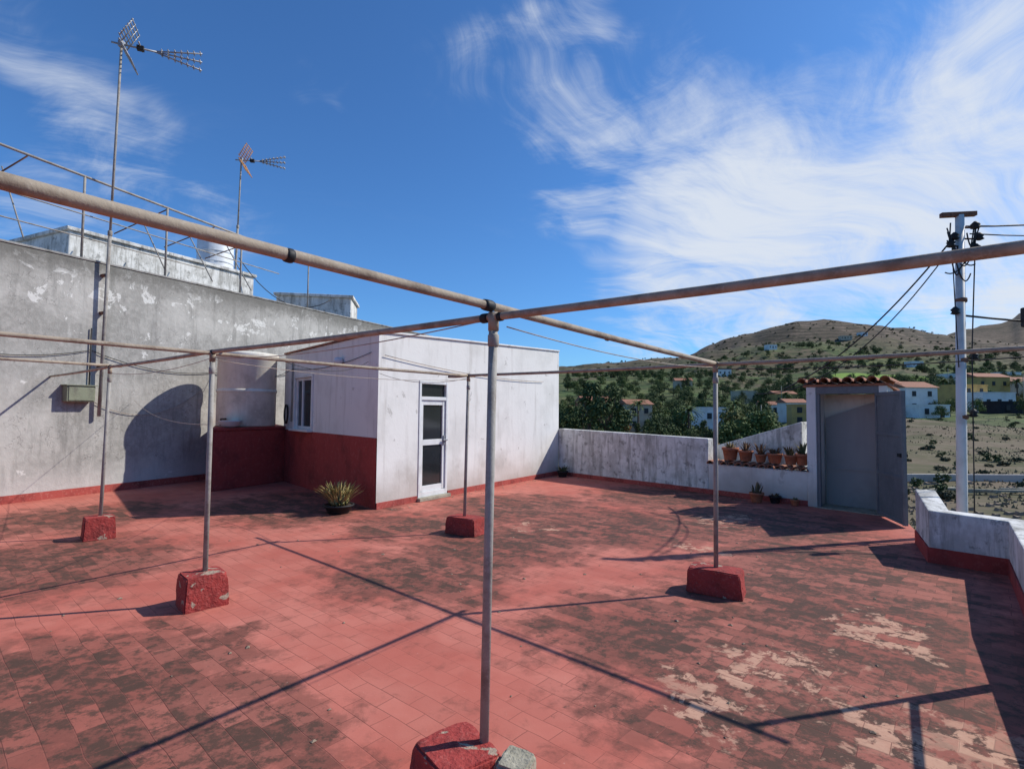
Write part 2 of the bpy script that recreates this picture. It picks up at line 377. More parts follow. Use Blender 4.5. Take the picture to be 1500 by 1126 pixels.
p=wp(6.55,-.3); tube('post',[(p.x,p.y,4.2),(p.x,p.y,5.75)],.02,M_pole,rl,8)
wt=empty('roof_water_tank')
lathe('tank_body',[(.5,0),(.5,.06),(.48,.1),(.48,.95),(.44,1.03),(.2,1.09),(.18,1.12)],(-8.75,15.6,5.45),M_tankw,wt)
for zz in (.3,.6): lathe('hoop',[(.485,zz),(.495,zz+.01),(.495,zz+.04),(.485,zz+.05)],(-8.75,15.6,5.45),M_tankw,wt)
# ---------------------------------------------------------------- antennas
def antenna(base,topz,dirv,L,refm,name,lean=(0,0)):
    e=empty(name); d=Vector((dirv[0],dirv[1],0)).normalized(); s=Vector((-d.y,d.x,0)); up=Vector((0,0,1))
    bx=Vector(base); tp=Vector((base[0]+lean[0],base[1]+lean[1],topz))
    mid=bx.lerp(tp,.48)
    tube('mast_lower',[bx,mid],.03,M_pole,e,10); tube('mast_upper',[mid-Vector((0,0,.1)),tp],.021,M_pole,e,10)
    lathe('mast_joint',[(.03,-.05),(.038,-.04),(.038,.04),(.03,.05)],mid,M_pole,e,12)
    o=tp-up*.05
    tube('boom',[o-d*.16,o+d*L*.45],.018,M_al,e,8)
    hub=o+d*L*.4
    for v in (-.2,0,.2):
        end=hub+d*L*.66+up*v*.85
        tube('director_boom',[hub,end],.014,M_al,e,8)
        for k in range(7):
            c=hub.lerp(end,.18+.13*k); tube('director',[c-s*.08,c+s*.08],.009,M_al,e,6)
            tube('director',[c-up*.032,c+up*.032],.011,M_al,e,6)
    c=o+d*.30; tube('dipole',[c-s*.16+up*.03,c+s*.16+up*.03],.014,M_al,e,6); obox('feed_box',c,(.12,.08,.09),math.atan2(d.y,d.x),M_black,e,bevel=.008)
    for sg in (1,-1):
        for k in range(7):
            c=o+d*(.02+.032*k)+up*sg*(.05+.055*k)
            tube('reflector_bar',[c-s*.27,c+s*.27],.011,refm,e,6)
        for q in (-.24,-.08,.08,.24):
            tube('reflector_rib',[o+d*.02+s*q+up*sg*.03,o+d*.22+s*q+up*sg*.40],.012,refm,e,6)
    obox('mast_clamp',o,(.09,.09,.12),0,M_al,e,bevel=.01)
    return e
w=wp(1.35,.09)
an=antenna((w.x,w.y,1.4),8.45,(1,.42),1.25,M_al,'tv_antenna',lean=(.12,0))
for z in (2.3,3.3,4.0):
    obox('wall_bracket',(w.x-.04,w.y+.02,z),(.14,.06,.05),math.radians(-25),M_rust,an,bevel=.006)
antenna((-7.95,15.2,4.9),8.75,(1,.12),1.15,M_orange,'tv_antenna',lean=(.08,0))
tube('antenna_cable',sag((-7.75,15.0,5.8),(-5.6,16.4,4.9),.7),.012,M_wire)
# ---------------------------------------------------------------- house
H=empty('white_house')
zc,zf=2.80,3.03
dw0,dw1=.92,1.66
wall_open('front_wall',HC,HF,.2,0,(zc,zf),[(dw0,dw1,.06,2.08)],M_white,H,m0=mit)
ws0,ws1=2.72,3.62
wall_open('side_wall',HC,HS,-.2,1.12,(zc-.004,zc-.06),[(ws0,ws1,1.16,2.2)],M_white,H,m0=mit)
wallseg('red_dado',HC+sd*.008,HS,-.19,0,1.12,M_redw,H,bevel=0,off=.006,m0=mit)
prism('roof',[HC+sd*.3+hd*.3,HF,HF+sd*sL*.98,HS],2.55,[2.7,2.9,2.9,2.66],M_white,H)
wallseg('end_wall',HF,HF+sd*sL,.2,0,3.0,M_white,H,bevel=.01)
wallseg('rear_wall',HS,HF+sd*sL,-.2,0,2.7,M_white,H,bevel=.01)
p=HC+hn*.03-hd*.03; q=HF+hn*.03
prism('coping_front',[p,q,q-hn*.27,p-hn*.27],[zc+.002,zf+.002,zf+.002,zc+.002],[zc+.035,zf+.035,zf+.035,zc+.035],M_white,H,bevel=.008)
q=HS+sn*.04
prism('coping_side',[HC+sn*.04+sd*.28,q,q-sn*.27,HC-sn*.23+sd*.28],[zc,zc-.052,zc-.052,zc],[zc+.035,zc-.02,zc-.02,zc+.035],M_tile,H,bevel=.008)
prism('rear_tiles',[HC+sd*.6-sn*.25,HC+sd*3.8-sn*.25,HC+sd*3.8-sn*.25+hd*1.2,HC+sd*.6-sn*.25+hd*1.4],2.7,[2.9,2.8,2.9,3.0],M_tile,H,bevel=.02)
wallseg('skirting',HC,HC+hd*(dw0-.02),-.018,0,.1,M_skirt,H,bevel=.003); wallseg('skirting',HC+hd*(dw1+.02),HF,-.018,0,.1,M_skirt,H,bevel=.003)
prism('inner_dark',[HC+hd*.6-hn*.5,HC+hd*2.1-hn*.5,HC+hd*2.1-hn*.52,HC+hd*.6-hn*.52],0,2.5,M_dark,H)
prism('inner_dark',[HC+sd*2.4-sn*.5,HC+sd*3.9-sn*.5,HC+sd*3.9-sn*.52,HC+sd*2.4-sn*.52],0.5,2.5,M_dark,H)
ha=math.atan2(hd.y,hd.x); sa=math.atan2(sd.y,sd.x)
def onw(s,z,out=0): p=HC+hd*s+hn*out; return (p.x,p.y,z)
def ons(s,z,out=0): p=HC+sd*s+sn*out; return (p.x,p.y,z)
dc=(dw0+dw1)/2; dW=dw1-dw0; o_=-.03
for s in (dw0+.025,dw1-.025): obox('door_jamb',onw(s,1.07,o_),(.05,.09,2.02),ha,M_alu,H,bevel=.004)
for z,hh in ((2.055,.05),(1.775,.06),(.105,.09)): obox('door_rail',onw(dc,z,o_),(dW-.1,.085,hh),ha,M_alu,H,bevel=.004)
for s in (dw0+.085,dw1-.085): obox('leaf_stile',onw(s,.95,o_-.005),(.068,.05,1.585),ha,M_alu,H,bevel=.004)
for z,hh in ((1.70,.085),(1.0,.10),(.2,.095)): obox('leaf_rail',onw(dc,z,o_-.006),(dW-.24,.046,hh),ha,M_alu,H,bevel=.004)
obox('door_glass',onw(dc,.95,o_-.012),(dW-.2,.01,1.55),ha,M_glass,H); obox('transom_glass',onw(dc,1.915,o_-.012),(dW-.1,.01,.24),ha,M_glass,H)
obox('door_handle',onw(dw1-.08,1.03,.03),(.12,.03,.022),ha,M_al,H,bevel=.006); obox('door_plate',onw(dw1-.085,1.03,.002),(.035,.014,.16),ha,M_al,H)
obox('door_step',onw(dc,.03,.03),(dW+.06,.12,.06),ha,M_conc,H,bevel=.01)
wc=(ws0+ws1)/2; wW=ws1-ws0
for s in (ws0+.03,ws1-.03,wc+.12): obox('window_stile',ons(s,1.68,-.05),(.055,.06,1.04),sa,M_alu,H,bevel=.004)
for z in (1.19,2.17): obox('window_rail',ons(wc,z,-.05),(wW,.058,.055),sa,M_alu,H,bevel=.004)
obox('window_glass',ons(wc,1.68,-.055),(wW-.08,.01,.98),sa,M_glass,H)
obox('window_sill',ons(wc,1.135,.03),(wW+.12,.16,.045),sa,M_alu,H,bevel=.008)
for s in (ws0-.03,ws1+.03): obox('window_trim',ons(s,1.68,.012),(.07,.025,1.12),sa,M_alu,H,bevel=.004)
obox('window_trim',ons(wc,2.225,.012),(wW+.13,.024,.05),sa,M_alu,H,bevel=.004)
lp=empty('wall_lamp')
lathe('lamp_body',[(.03,-.06),(.075,-.05),(.085,0),(.06,.05),(.02,.06)],ons(1.35,2.43,.08),M_tankw,lp,16)
obox('lamp_bracket',ons(1.35,2.43,.03),(.05,.08,.05),sa,M_rust,lp)
tube('wall_conduit',[ons(3.75,2.6,.03),ons(3.75,1.3,.03)],.02,M_pole,H,8)
hc=empty('hose_coil')
for k in range(2):
    c=Vector(ons(3.98,1.45,.05+.02*k)); tube('loop',[c+Vector((sd.x*math.cos(t)*.10,sd.y*math.cos(t)*.10,math.sin(t)*.20)) for t in [i*math.pi/12 for i in range(25)]],.010,M_black,hc,6)
# ---------------------------------------------------------------- washing place + tank
wb=empty('laundry_trough')
q1=Vector((-5.64,10.16)); q2=Vector((-4.90,11.66)); q3=q2+Vector((-1.0,1.6)); q4=Vector((-6.55,11.95))
prism('trough_base',[q1,q2,q3,q4],0,1.13,M_redw,wb,bevel=.015)
ctr=(q1+q2+q3+q4)/4
prism('trough_slab',[ctr+(q-ctr)*1.02 for q in (q1,q2,q3,q4)],1.132,1.19,M_redw,wb,bevel=.01)
wk=empty('water_tank')
tc=(-5.62,11.40,1.192)
lathe('tank_body',[(.55,0),(.57,.03),(.57,1.40),(.60,1.42),(.60,1.50),(.585,1.52),(.3,1.56),(.05,1.58)],tc,M_tank,wk,40)
lathe('tank_band',[(.572,.7),(.585,.71),(.585,.76),(.572,.77)],tc,M_tank,wk,40)
tube('outlet_pipe',[(-5.75,10.93,1.35),(-5.78,10.7,1.35),(-5.78,10.7,1.22)],.02,M_rust,wk,8)
bs=empty('basin')
lathe('bowl',[(.08,0),(.16,.03),(.21,.12),(.22,.13),(.2,.125),(.15,.04),(.0,.03)],(-5.55,10.62,1.19),M_tankw,bs,20)
eb=empty('meter_box'); p=wp(1.02,.09)
wa=math.atan2(WD.y,WD.x)
obox('case',(p.x,p.y,1.80),(.44,.16,.28),wa,M_boxg,eb,bevel=.012); p2=wp(1.02,.176)
obox('lid',(p2.x,p2.y,1.80),(.39,.012,.235),wa,M_boxg,eb,bevel=.004); p3=wp(1.02,.1); obox('rain_lip',(p3.x,p3.y,1.95),(.48,.2,.018),wa,M_boxg,eb)
pA=wp(1.2,.03); tube('conduit',[(pA.x,pA.y,1.95),(pA.x,pA.y,3.0)],.012,M_wire,eb,8)
# ---------------------------------------------------------------- pipe frame
F=Vector((-.083,2.33)); L=Vector((-2.49,4.45)); R=Vector((1.84,4.85)); B=Vector((-.57,7.02)); P5=Vector((-4.95,6.6))
av=Vector((1.92,2.57)); bv=Vector((-2.41,2.12))
FR=empty('pipe_frame')
def T(p,z): return (p[0],p[1],z)
def pole(p,z0,z1,r,lean=(0,0)):
    tube('pole',[(p[0]+lean[0],p[1]+lean[1],z0),(p[0],p[1],z1)],r,M_pole,FR,16)
    lathe('pole_collar',[(r+.001,-.03),(r+.005,-.025),(r+.005,.02),(r+.001,.025)],(p[0],p[1],z1-.12),M_pole,FR,16)
pole(F,.12,2.02,.0195,lean=(-.022,0)); pole(L,.15,2.02,.02); pole(R,.15,2.0,.02,lean=(-.01,0)); pole(B,.15,2.0,.02,lean=(-.03,0)); pole(P5,.15,2.04,.02,lean=(-.04,0))
F2=F-av; pole(F2,0,2.05,.02)
e1=F-bv*.68; e2=R-bv*.68; pole(e1,.4,2.0,.02); pole(e2,.4,2.02,.02)
def pipe(pts,r,name='pipe'): 
    out=[]
    for i in range(len(pts)-1):
        a=Vector(pts[i]); b=Vector(pts[i+1])
        for k in range(5): 
            q=a.lerp(b,k/5); 
            if k>0: q.z-=.008*math.sin(k/5*math.pi)
            out.append(q)
    out.append(Vector(pts[-1]))
    tube(name,out,r,M_pipe,FR,16)
ext=av.normalized()*.12
pipe([T(F2-ext,2.07),T(F,2.045),T(R+ext,2.03)],.0185)
pipe([T(e1+(e1-F).normalized()*.2,1.985),T(F,2.00),T(L,2.055),T(P5,2.075),T(P5+bv*1.24,2.09)],.0165)
pipe([T(L-av*1.2,2.09),T(L,2.04),T(B+ext,2.03)],.0165)
pipe([T(e2+(e2-R).normalized()*.2,2.035),T(R,2.02),T(B,2.035),T(B+bv*.12,2.03)],.0165)
pipe([T(P5-av*1.5,2.14),T(P5+ext,2.09)],.0165)
sd_=Vector((.02,.025)); pipe([T(F+bv*.025+sd_,2.008),T(L+bv*.0+sd_*3,2.085)],.009)
def jointc(p,z,ang,r=.024,l=.05):
    d=Vector((math.cos(ang),math.sin(ang),0)); c=Vector((p[0],p[1],z))
    tube('clamp',[c-d*l,c-d*l*.5,c+d*l*.5,c+d*l],[r*.93,r,r*1.02,r*.93],M_black,FR,14)
aa=math.atan2(av.y,av.x); ba=math.atan2(bv.y,bv.x)
jointc(F-av.normalized()*.04,2.045,aa,.025,.028); jointc(F+bv.normalized()*.05,2.0,ba,.022,.02); jointc(F-bv.normalized()*.04,1.998,ba,.02,.012)
jointc(F-av*.30,2.044,aa,.0215,.012); jointc(F+av*.34,2.034,aa,.0215,.012); jointc(R,2.03,aa,.022,.02); jointc(L,2.05,ba,.022,.025); jointc(B,2.03,aa,.022,.025); jointc(P5,2.08,ba,.022,.025)
for p,z in ((F,2.0),(L,2.03),(R,2.01),(B,2.02),(P5,2.05)):
    tube('saddle',[(p[0],p[1],z-.06),(p[0],p[1],z+.02)],.0235,M_pipe,FR,14)
def cord(a,b,s,r=.0035,mat=M_wire2,name='washing_line'):
    tube(name,sag(a,b,s),r,mat,None,6)
cord(T(F+bv*.02,1.99),T(L,2.0),.05,.003); cord(T(F+av*.03,1.97),T(R-av*.03,1.99),.045,.003,M_wire2)
cord(T(L,1.99),T(B,1.98),.07,.003); cord(T(P5,2.0),T(L+bv*.02,2.0),.06,.003)
cord(onw(.0,2.15,.02),T(B,2.0),.1,.004); cord(T(L+av*.2,2.02),ons(.3,2.35,.03),.12,.004,M_wire)
cord((-7.3,10.4,1.7),T(L,1.45),.12,.003); cord(T(R,1.98),T(e2,1.98),.03,.004,M_wire)
cord(onw(.1,2.45,.03),onw(5.0,2.25,.03),.09,.006,M_wire2,'wall_cable')
def wpt(t,z,o=.03): p=wp(t,o); return (p.x,p.y,z)
cord(wpt(-1,2.5),wpt(1.2,2.6),.14,.007,M_wire,'wall_cable'); cord(wpt(1.2,2.6),wpt(3.6,2.35),.16,.007,M_wire,'wall_cable'); cord(wpt(3.6,2.35),wpt(6.0,2.5),.1,.007,M_wire,'wall_cable')
cord(wpt(1.3,1.65),wpt(3.4,2.0),.38,.006,M_wire2,'wall_cable')
cord(ons(.2,2.5,.03),ons(3.7,2.4,.03),.1,.006,M_wire,'wall_cable'); cord(ons(3.7,2.4,.03),wpt(3.6,2.3),.2,.006,M_wire,'wall_cable')
# handrail along the side parapet
HR=empty('parapet_handrail'); hp0=Vector((3.32,3.33)); hdv=Vector((-.577,-.817))
tube('rail',[T(hp0,.97),T(hp0+hdv*2.5,.96),T(hp0+hdv*5,.97)],.02,M_pole,HR,10)
for k in range(4): q=hp0+hdv*1.6*k; tube('post',[T(q,.45),T(q,.97)],.02,M_pole,HR,10)
# ---------------------------------------------------------------- blocks
def rough_block(name,c,size,ang,mat,seed=0,amp=.008,taper=.08,chip=.10):
    bm=bmesh.new(); bmesh.ops.create_cube(bm,size=1)
    bmesh.ops.scale(bm,vec=size,verts=bm.verts)
    bmesh.ops.bevel(bm,geom=bm.edges[:],offset=.010,segments=2,affect='EDGES')
    bmesh.ops.subdivide_edges(bm,edges=[e for e in bm.edges if e.calc_length()>.08],cuts=9,use_grid_fill=True)
    for v in bm.verts:
        n=mn.fractal(v.co*6+Vector((seed*3.1,0,0)),1,2,3)+.4*mn.fractal(v.co*28+Vector((0,seed,0)),1,2,3)
        cx=abs(v.co.x)/(size[0]/2); cy=abs(v.co.y)/(size[1]/2); cz=v.co.z/(size[2]/2)
        edge=max(0,(cx+cy+cz-2.55))
        v.co+=v.co.normalized()*n*amp
        if edge>0: v.co-=Vector((v.co.x,v.co.y,max(v.co.z,0)))*edge*chip*(1+1.6*mn.noise(v.co*9+Vector((seed,0,0))))
        v.co.x*=1-taper*(v.co.z/size[2]); v.co.y*=1-taper*(v.co.z/size[2])
    me=bpy.data.meshes.new(name); bm.to_mesh(me); bm.free(); me.materials.append(mat)
    o=bpy.data.objects.new(name,me); link(o); o.location=c; o.rotation_euler=(0,0,ang); return o
rough_block('concrete_block',(L.x+.0,L.y-.03,.125),(.31,.27,.27),aa-.15,M_block,1)
rough_block('concrete_block',(R.x-.02,R.y-.02,.105),(.26,.45,.22),aa+.1,M_block,2)
rough_block('concrete_block',(B.x-.01,B.y-.02,.105),(.28,.45,.22),aa+.1,M_block,3)
rough_block('concrete_block',(P5.x-.03,P5.y-.03,.13),(.31,.27,.27),aa-.2,M_block,4)
rough_block('concrete_block',(F.x-.13,F.y-.04,.075),(.28,.30,.26),aa-.3,M_block,5,.010,.05,.1)
rough_block('concrete_rubble_piece',(F.x+.115,F.y-.12,.08),(.15,.13,.26),aa+.25,M_conc,6,.010,.05,.1)
# ---------------------------------------------------------------- back parapet, ledge, stair hut
pd=(JL-HF).normalized(); pn=Vector((-pd.y,pd.x))
BP=empty('back_parapet'); S1=HF+pd*((JL-HF).length*.685)
wallseg('parapet_wall',HF,S1,.22,-3.6,(1.13,1.06),M_par,BP,bevel=.015)
wallseg('ledge_wall',S1,JL,.26,-3.6,.58,M_white,BP,bevel=.015)
wallseg('skirting',HF,JL,-.02,0,.09,M_skirt,BP,bevel=.003)
LL=(JL-S1).length
def tilearc(name,c,dirv,length,r,parent,slope=0,mat=M_tile):
    d=Vector((dirv[0],dirv[1],-slope)).normalized(); s=Vector((-dirv[1],dirv[0],0)).normalized(); u=s.cross(d); u=-u if u.z<0 else u
    vs=[];fs=[];K=9
    for e in (0,1):
        rr=r*(1-.12*(1-e))
        for rad in (rr,rr-.012):
            for k in range(K):
                t=math.pi*k/(K-1); vs.append(Vector(c)+d*length*e+s*math.cos(t)*rad+u*math.sin(t)*rad)
    for k in range(K-1):
        fs+= [(k,k+1,2*K+k+1,2*K+k),(K+k,3*K+k,3*K+k+1,K+k+1),(k,K+k,K+k+1,k+1),(2*K+k,2*K+k+1,3*K+k+1,3*K+k)]
    meshobj(name,vs,fs,mat,parent,smooth=False)
for i in range(13):
    p=S1+pd*(.06+i*(LL-.1)/12)+pn*.3; tilearc('ledge_tile',(p.x,p.y,.60),-pn,.36+random.uniform(-.02,.02),.068,BP,.05)
prism('stair_roof_wall',[Vector((4.05,11.35)),Vector((5.25,9.75)),Vector((6.0,10.5)),Vector((5.1,12.4))],-3.6,[.80,1.42,1.42,.80],M_par,BP,bevel=.02)
HU=empty('stair_hut')
hw=(JR-JL).normalized(); hb=Vector((-hw.y,hw.x)); hb=-hb if hb.y<0 else hb; HL=(JR-JL).length
def hp(s,o): return JL+hw*s+hb*o
prism('left_jamb',[hp(0,-.02),hp(.15,-.02),hp(.15,.2),hp(0,.2)],-.0,2.02,M_white,HU,bevel=.01)
prism('left_side_wall',[hp(0,.202),hp(.12,.202),hp(.12,.6),hp(0,.6)],-3.6,[2.0,2.0,1.9,1.9],M_white,HU)
prism('right_jamb',[hp(HL-.27,-.02),hp(HL-.16,-.02),hp(HL-.16,.2),hp(HL-.27,.2)],-.0,2.02,M_white,HU,bevel=.01)
prism('right_side_wall',[hp(HL-.24,.202),hp(HL-.16,.202),hp(HL-.16,.6),hp(HL-.24,.6)],-3.6,[2.0,2.0,1.9,1.9],M_white,HU)
prism('lintel',[hp(.152,-.018),hp(HL-.272,-.018),hp(HL-.272,.18),hp(.152,.18)],1.9,2.02,M_door,HU,bevel=.004)
prism('back_wall',[hp(.12,.52),hp(HL-.24,.52),hp(HL-.24,.59),hp(.12,.59)],-.5,1.9,M_tank,HU)
prism('inner_panel',[hp(.16,.45),hp(HL-.25,.45),hp(HL-.25,.5),hp(.16,.5)],-.5,[1.50,1.84,1.84,1.50],M_inner,HU)
prism('inner_rail',[hp(.17,.43),hp(HL-.26,.43),hp(HL-.26,.448),hp(.17,.448)],.62,.65,M_inner,HU)
prism('frame_left',[hp(.152,.0),hp(.20,.0),hp(.20,.06),hp(.152,.06)],0,1.9,M_door,HU,bevel=.003)
prism('roof_slab',[hp(-.04,-.04),hp(HL-.12,-.04),hp(HL-.12,.65),hp(-.04,.65)],[2.022,2.022,1.93,1.93],[2.06,2.06,1.97,1.97],M_tile,HU)
nt_=8
for i in range(nt_):
    p=hp(-.02+i*(HL-.13)/(nt_-1),.62); tilearc('roof_tile',(p.x,p.y,2.05),-hb,.80,.072,HU,-.06)
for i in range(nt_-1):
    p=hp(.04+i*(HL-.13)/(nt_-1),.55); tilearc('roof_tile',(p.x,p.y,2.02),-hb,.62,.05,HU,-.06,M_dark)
prism('threshold',[hp(.1,-.05),hp(HL-.2,-.05),hp(HL-.2,.5),hp(.1,.5)],.0,.012,M_conc,HU)
LF=empty('steel_door_leaf'); h0=hp(HL-.29,-.06); h1=Vector((5.50,7.60)); ld=(h1-h0).normalized(); lL=.92; la=math.atan2(ld.y,ld.x); ln=Vector((-ld.y,ld.x))
lc=h0+ld*lL/2; obox('leaf',(lc.x,lc.y,.97),(lL,.03,1.88),la,M_door,LF,bevel=.004)
for z in (.06,.68,1.28,1.88): obox('leaf_rib',(lc.x,lc.y,z),(lL-.04,.055,.05),la,M_door,LF,bevel=.004)
for s in (.03,lL-.03):
    q=h0+ld*s; obox('leaf_stile',(q.x,q.y,.97),(.05,.058,1.88),la,M_door,LF,bevel=.004)
q=h0+ld*(lL-.07); obox('latch',(q.x,q.y,1.0),(.1,.10,.05),la,M_black,LF,bevel=.005)
for z in (.3,1.6): tube('hinge',[(h0.x,h0.y,z-.05),(h0.x,h0.y,z+.05)],.02,M_rust,LF,10)
# ---------------------------------------------------------------- right parapet
RP=empty('side_parapet')
def offs(pts,d):
    out=[]
    for i,p in enumerate(pts):
        a=(p-pts[i-1]).normalized() if i>0 else None; b=(pts[i+1]-p).normalized() if i<len(pts)-1 else None
        if a is None: n=Vector((-b.y,b.x)); out.append(p+n*d); continue
        if b is None: n=Vector((-a.y,a.x)); out.append(p+n*d); continue
        na=Vector((-a.y,a.x)); nb_=Vector((-b.y,b.x)); m_=(na+nb_).normalized(); out.append(p+m_*d/max(.4,m_.dot(na)))
    return out
outp=offs(PA,.20)
zt=[.66,.55,.53,.52,.5,.5]
prism('parapet',PA+outp[::-1],-3.6,zt+zt[::-1],M_par,RP,bevel=.012)
inn=offs(PA,-.015); o2=offs(PA,-.001)
prism('red_base',inn+o2[::-1],0,.16,M_redw,RP)
# ---------------------------------------------------------------- plants
def blades(name,c,n,r,h,mat,parent,w=.02,lean=.8,seg=4,seed=1):
    rnd=random.Random(seed); vs=[];fs=[]
    for i in range(n):
        a=rnd.uniform(0,6.283); rr=r*math.sqrt(rnd.random())*.6; hh=h*rnd.uniform(.55,1); le=lean*rnd.uniform(.3,1)*h
        d=Vector((math.cos(a),math.sin(a),0)); s=Vector((-d.y,d.x,0)); o=Vector(c)+d*rr; k=len(vs)
        for j in range(seg+1):
            t=j/seg; p=o+d*(le*t**1.6)+Vector((0,0,hh*(t-.25*t*t*le/h))); ww=w*(1-t)**.7*(.6+.8*min(1,t*3))*.5+.0008
            vs+= [p-s*ww,p+s*ww+Vector((0,0,0)),p+Vector((0,0,-ww*.8))-d*ww*.5]
        for j in range(seg):
            b=k+3*j
            fs+=[(b,b+1,b+4,b+3),(b+1,b+2,b+5,b+4),(b+2,b,b+3,b+5)]
    return meshobj(name,vs,fs,mat,parent,smooth=True)
def pot(name,x,y,z,r,h,potm,plant,seed,ph=.25,n=22,w=.03,lean=.7):
    e=empty(name)
    lathe('pot',[(r*.68,0),(r*.72,.01),(r*.93,h*.78),(r*1.04,h*.8),(r*1.05,h),(r*.93,h),(r*.9,h*.88)],(x,y,z),potm,e,24)
    lathe('soil',[(r*.9,h*.86),(r*.85,h*.9),(0.01,h*.93)],(x,y,z),M_soil,e,20)
    blades('leaves',(x,y,z+h*.88),n,r,ph,plant,e,w,lean,seed=seed)
    return e
pot('potted_aloe',-2.62,8.25,.004,.22,.13,M_black,M_aloe,3,.40,230,.032,.68)
lp_=[(.35,.15,.24),(.62,.13,.2),(.88,.10,.15),(1.10,.13,.18),(1.36,.11,.17),(1.52,.11,.2)]
for i,(s,r,h) in enumerate(lp_):
    p=S1+pd*s*1.08+pn*(.14+.03*math.sin(i*3)); pot('potted_succulent',p.x,p.y,.668,r,h,M_terra,M_succ,20+i,.17+.05*(i%3),18,.035,.6)
pot('potted_cactus',4.33,9.55,.004,.12,.17,M_terra,M_succ,40,.24,10,.06,.35)
pot('potted_succulent',4.62,9.48,.004,.1,.12,M_black,M_succ,41,.10,12,.03,.6)
pot('potted_succulent',4.84,9.24,.004,.07,.1,M_terra,M_succ,42,.06,8,.03,.6)
pot('potted_succulent',1.22,12.85,.004,.13,.14,M_black,M_succ,43,.18,26,.035,.8)
# small grit and dry leaves lying on the tiles
rnd=random.Random(77); vs=[];fs=[]
for i in range(260):
    t=rnd.random()
    if i%3==0: q=HF+(JL-HF)*t-pn*rnd.uniform(.05,.5)
    elif i%3==1: q=HC+hd*hL*t+hn*rnd.uniform(.03,.35)
    else: q=Vector((rnd.uniform(-3.5,3.2),rnd.uniform(2.6,8)))
    s=rnd.uniform(.006,.018); k=len(vs); a=rnd.uniform(0,6.28); x=Vector((math.cos(a),math.sin(a),0))*s; y=Vector((-math.sin(a),math.cos(a),0))*s*.7; o=Vector((q.x,q.y,.003))
    vs+=[o-x-y,o+x-y,o+x+y,o-x+y,o+Vector((0,0,s*.6))]; fs+=[(k,k+1,k+4),(k+1,k+2,k+4),(k+2,k+3,k+4),(k+3,k,k+4)]
meshobj('floor_grit',vs,fs,M_stone)
# ---------------------------------------------------------------- utility pole
UP=empty('utility_pole'); ux,uy=5.92,7.1
tube('pole_shaft',[(ux-.03,uy,-3.4),(ux-.01,uy,.4),(ux+.07,uy,4.25)],[.07,.060,.050],M_upole,UP,16)
obox('cross_bar',(ux+.05,uy,4.26),(.42,.07,.06),math.radians(-10),M_rust,UP,bevel=.006)
for k,(dx,z) in enumerate([(-.08,3.95),(-.13,3.85),(.2,4.1),(.25,3.95),(.2,3.8),(-.1,2.95),(.13,2.35),(.1,1.6)]):
    lathe('insulator',[(.02,-.05),(.055,-.035),(.035,-.01),(.055,.015),(.035,.035),(.015,.055)],(ux+.04+dx,uy-.04,z),M_black,UP,10)
    tube('insulator_arm',[(ux+.04,uy,z-.02),(ux+.04+dx,uy-.04,z-.03)],.012,M_rust,UP,6)
for z in (1.55,2.3,3.1,3.75): lathe('strap',[(.058,-.03),(.066,-.02),(.066,.02),(.058,.03)],(ux+.02+.018*(z-1),uy,z),M_rust,UP,14)
tube('riser_cable',sag((ux+.24,uy-.05,4.1),(ux+.12,uy-.07,2.4),-.02)+sag((ux+.12,uy-.07,2.38),(ux+.09,uy-.07,.3),.01),.008,M_wire,UP,6)
tube('loop_cable',sag((ux-.08,uy-.04,3.9),(ux-.05,uy-.06,2.2),.1),.007,M_wire,UP,6)
for k in range(10):
    rnd=random.Random(k); a_=Vector((ux+rnd.uniform(-.22,.32),uy-.05,rnd.uniform(3.55,4.15))); b_=Vector((ux+rnd.uniform(-.22,.35),uy-.05,rnd.uniform(3.4,4.1)))
    tube('jumper',sag(a_,b_,.12+.12*rnd.random()),.009,M_wire,UP,6)
OW=empty('overhead_cables')
for a_,b_,s_,r_ in [((ux+.15,uy,4.1),(16,9.5,7.0),.5,.012),((ux+.2,uy,4.0),(17,9,6.6),.6,.009),((ux-.1,uy,3.85),(4.85,9.6,2.0),.25,.012),((ux-.1,uy,3.75),(4.2,9.2,1.9),.5,.008),((ux+.05,uy,2.9),(13,6.4,3.0),.25,.014)]:
    tube('cable',sag(a_,b_,s_,20),r_,M_wire,OW,6)
obox('splice_box',(6.74,6.98,2.86),(.12,.10,.26),.1,M_black,OW,bevel=.02)
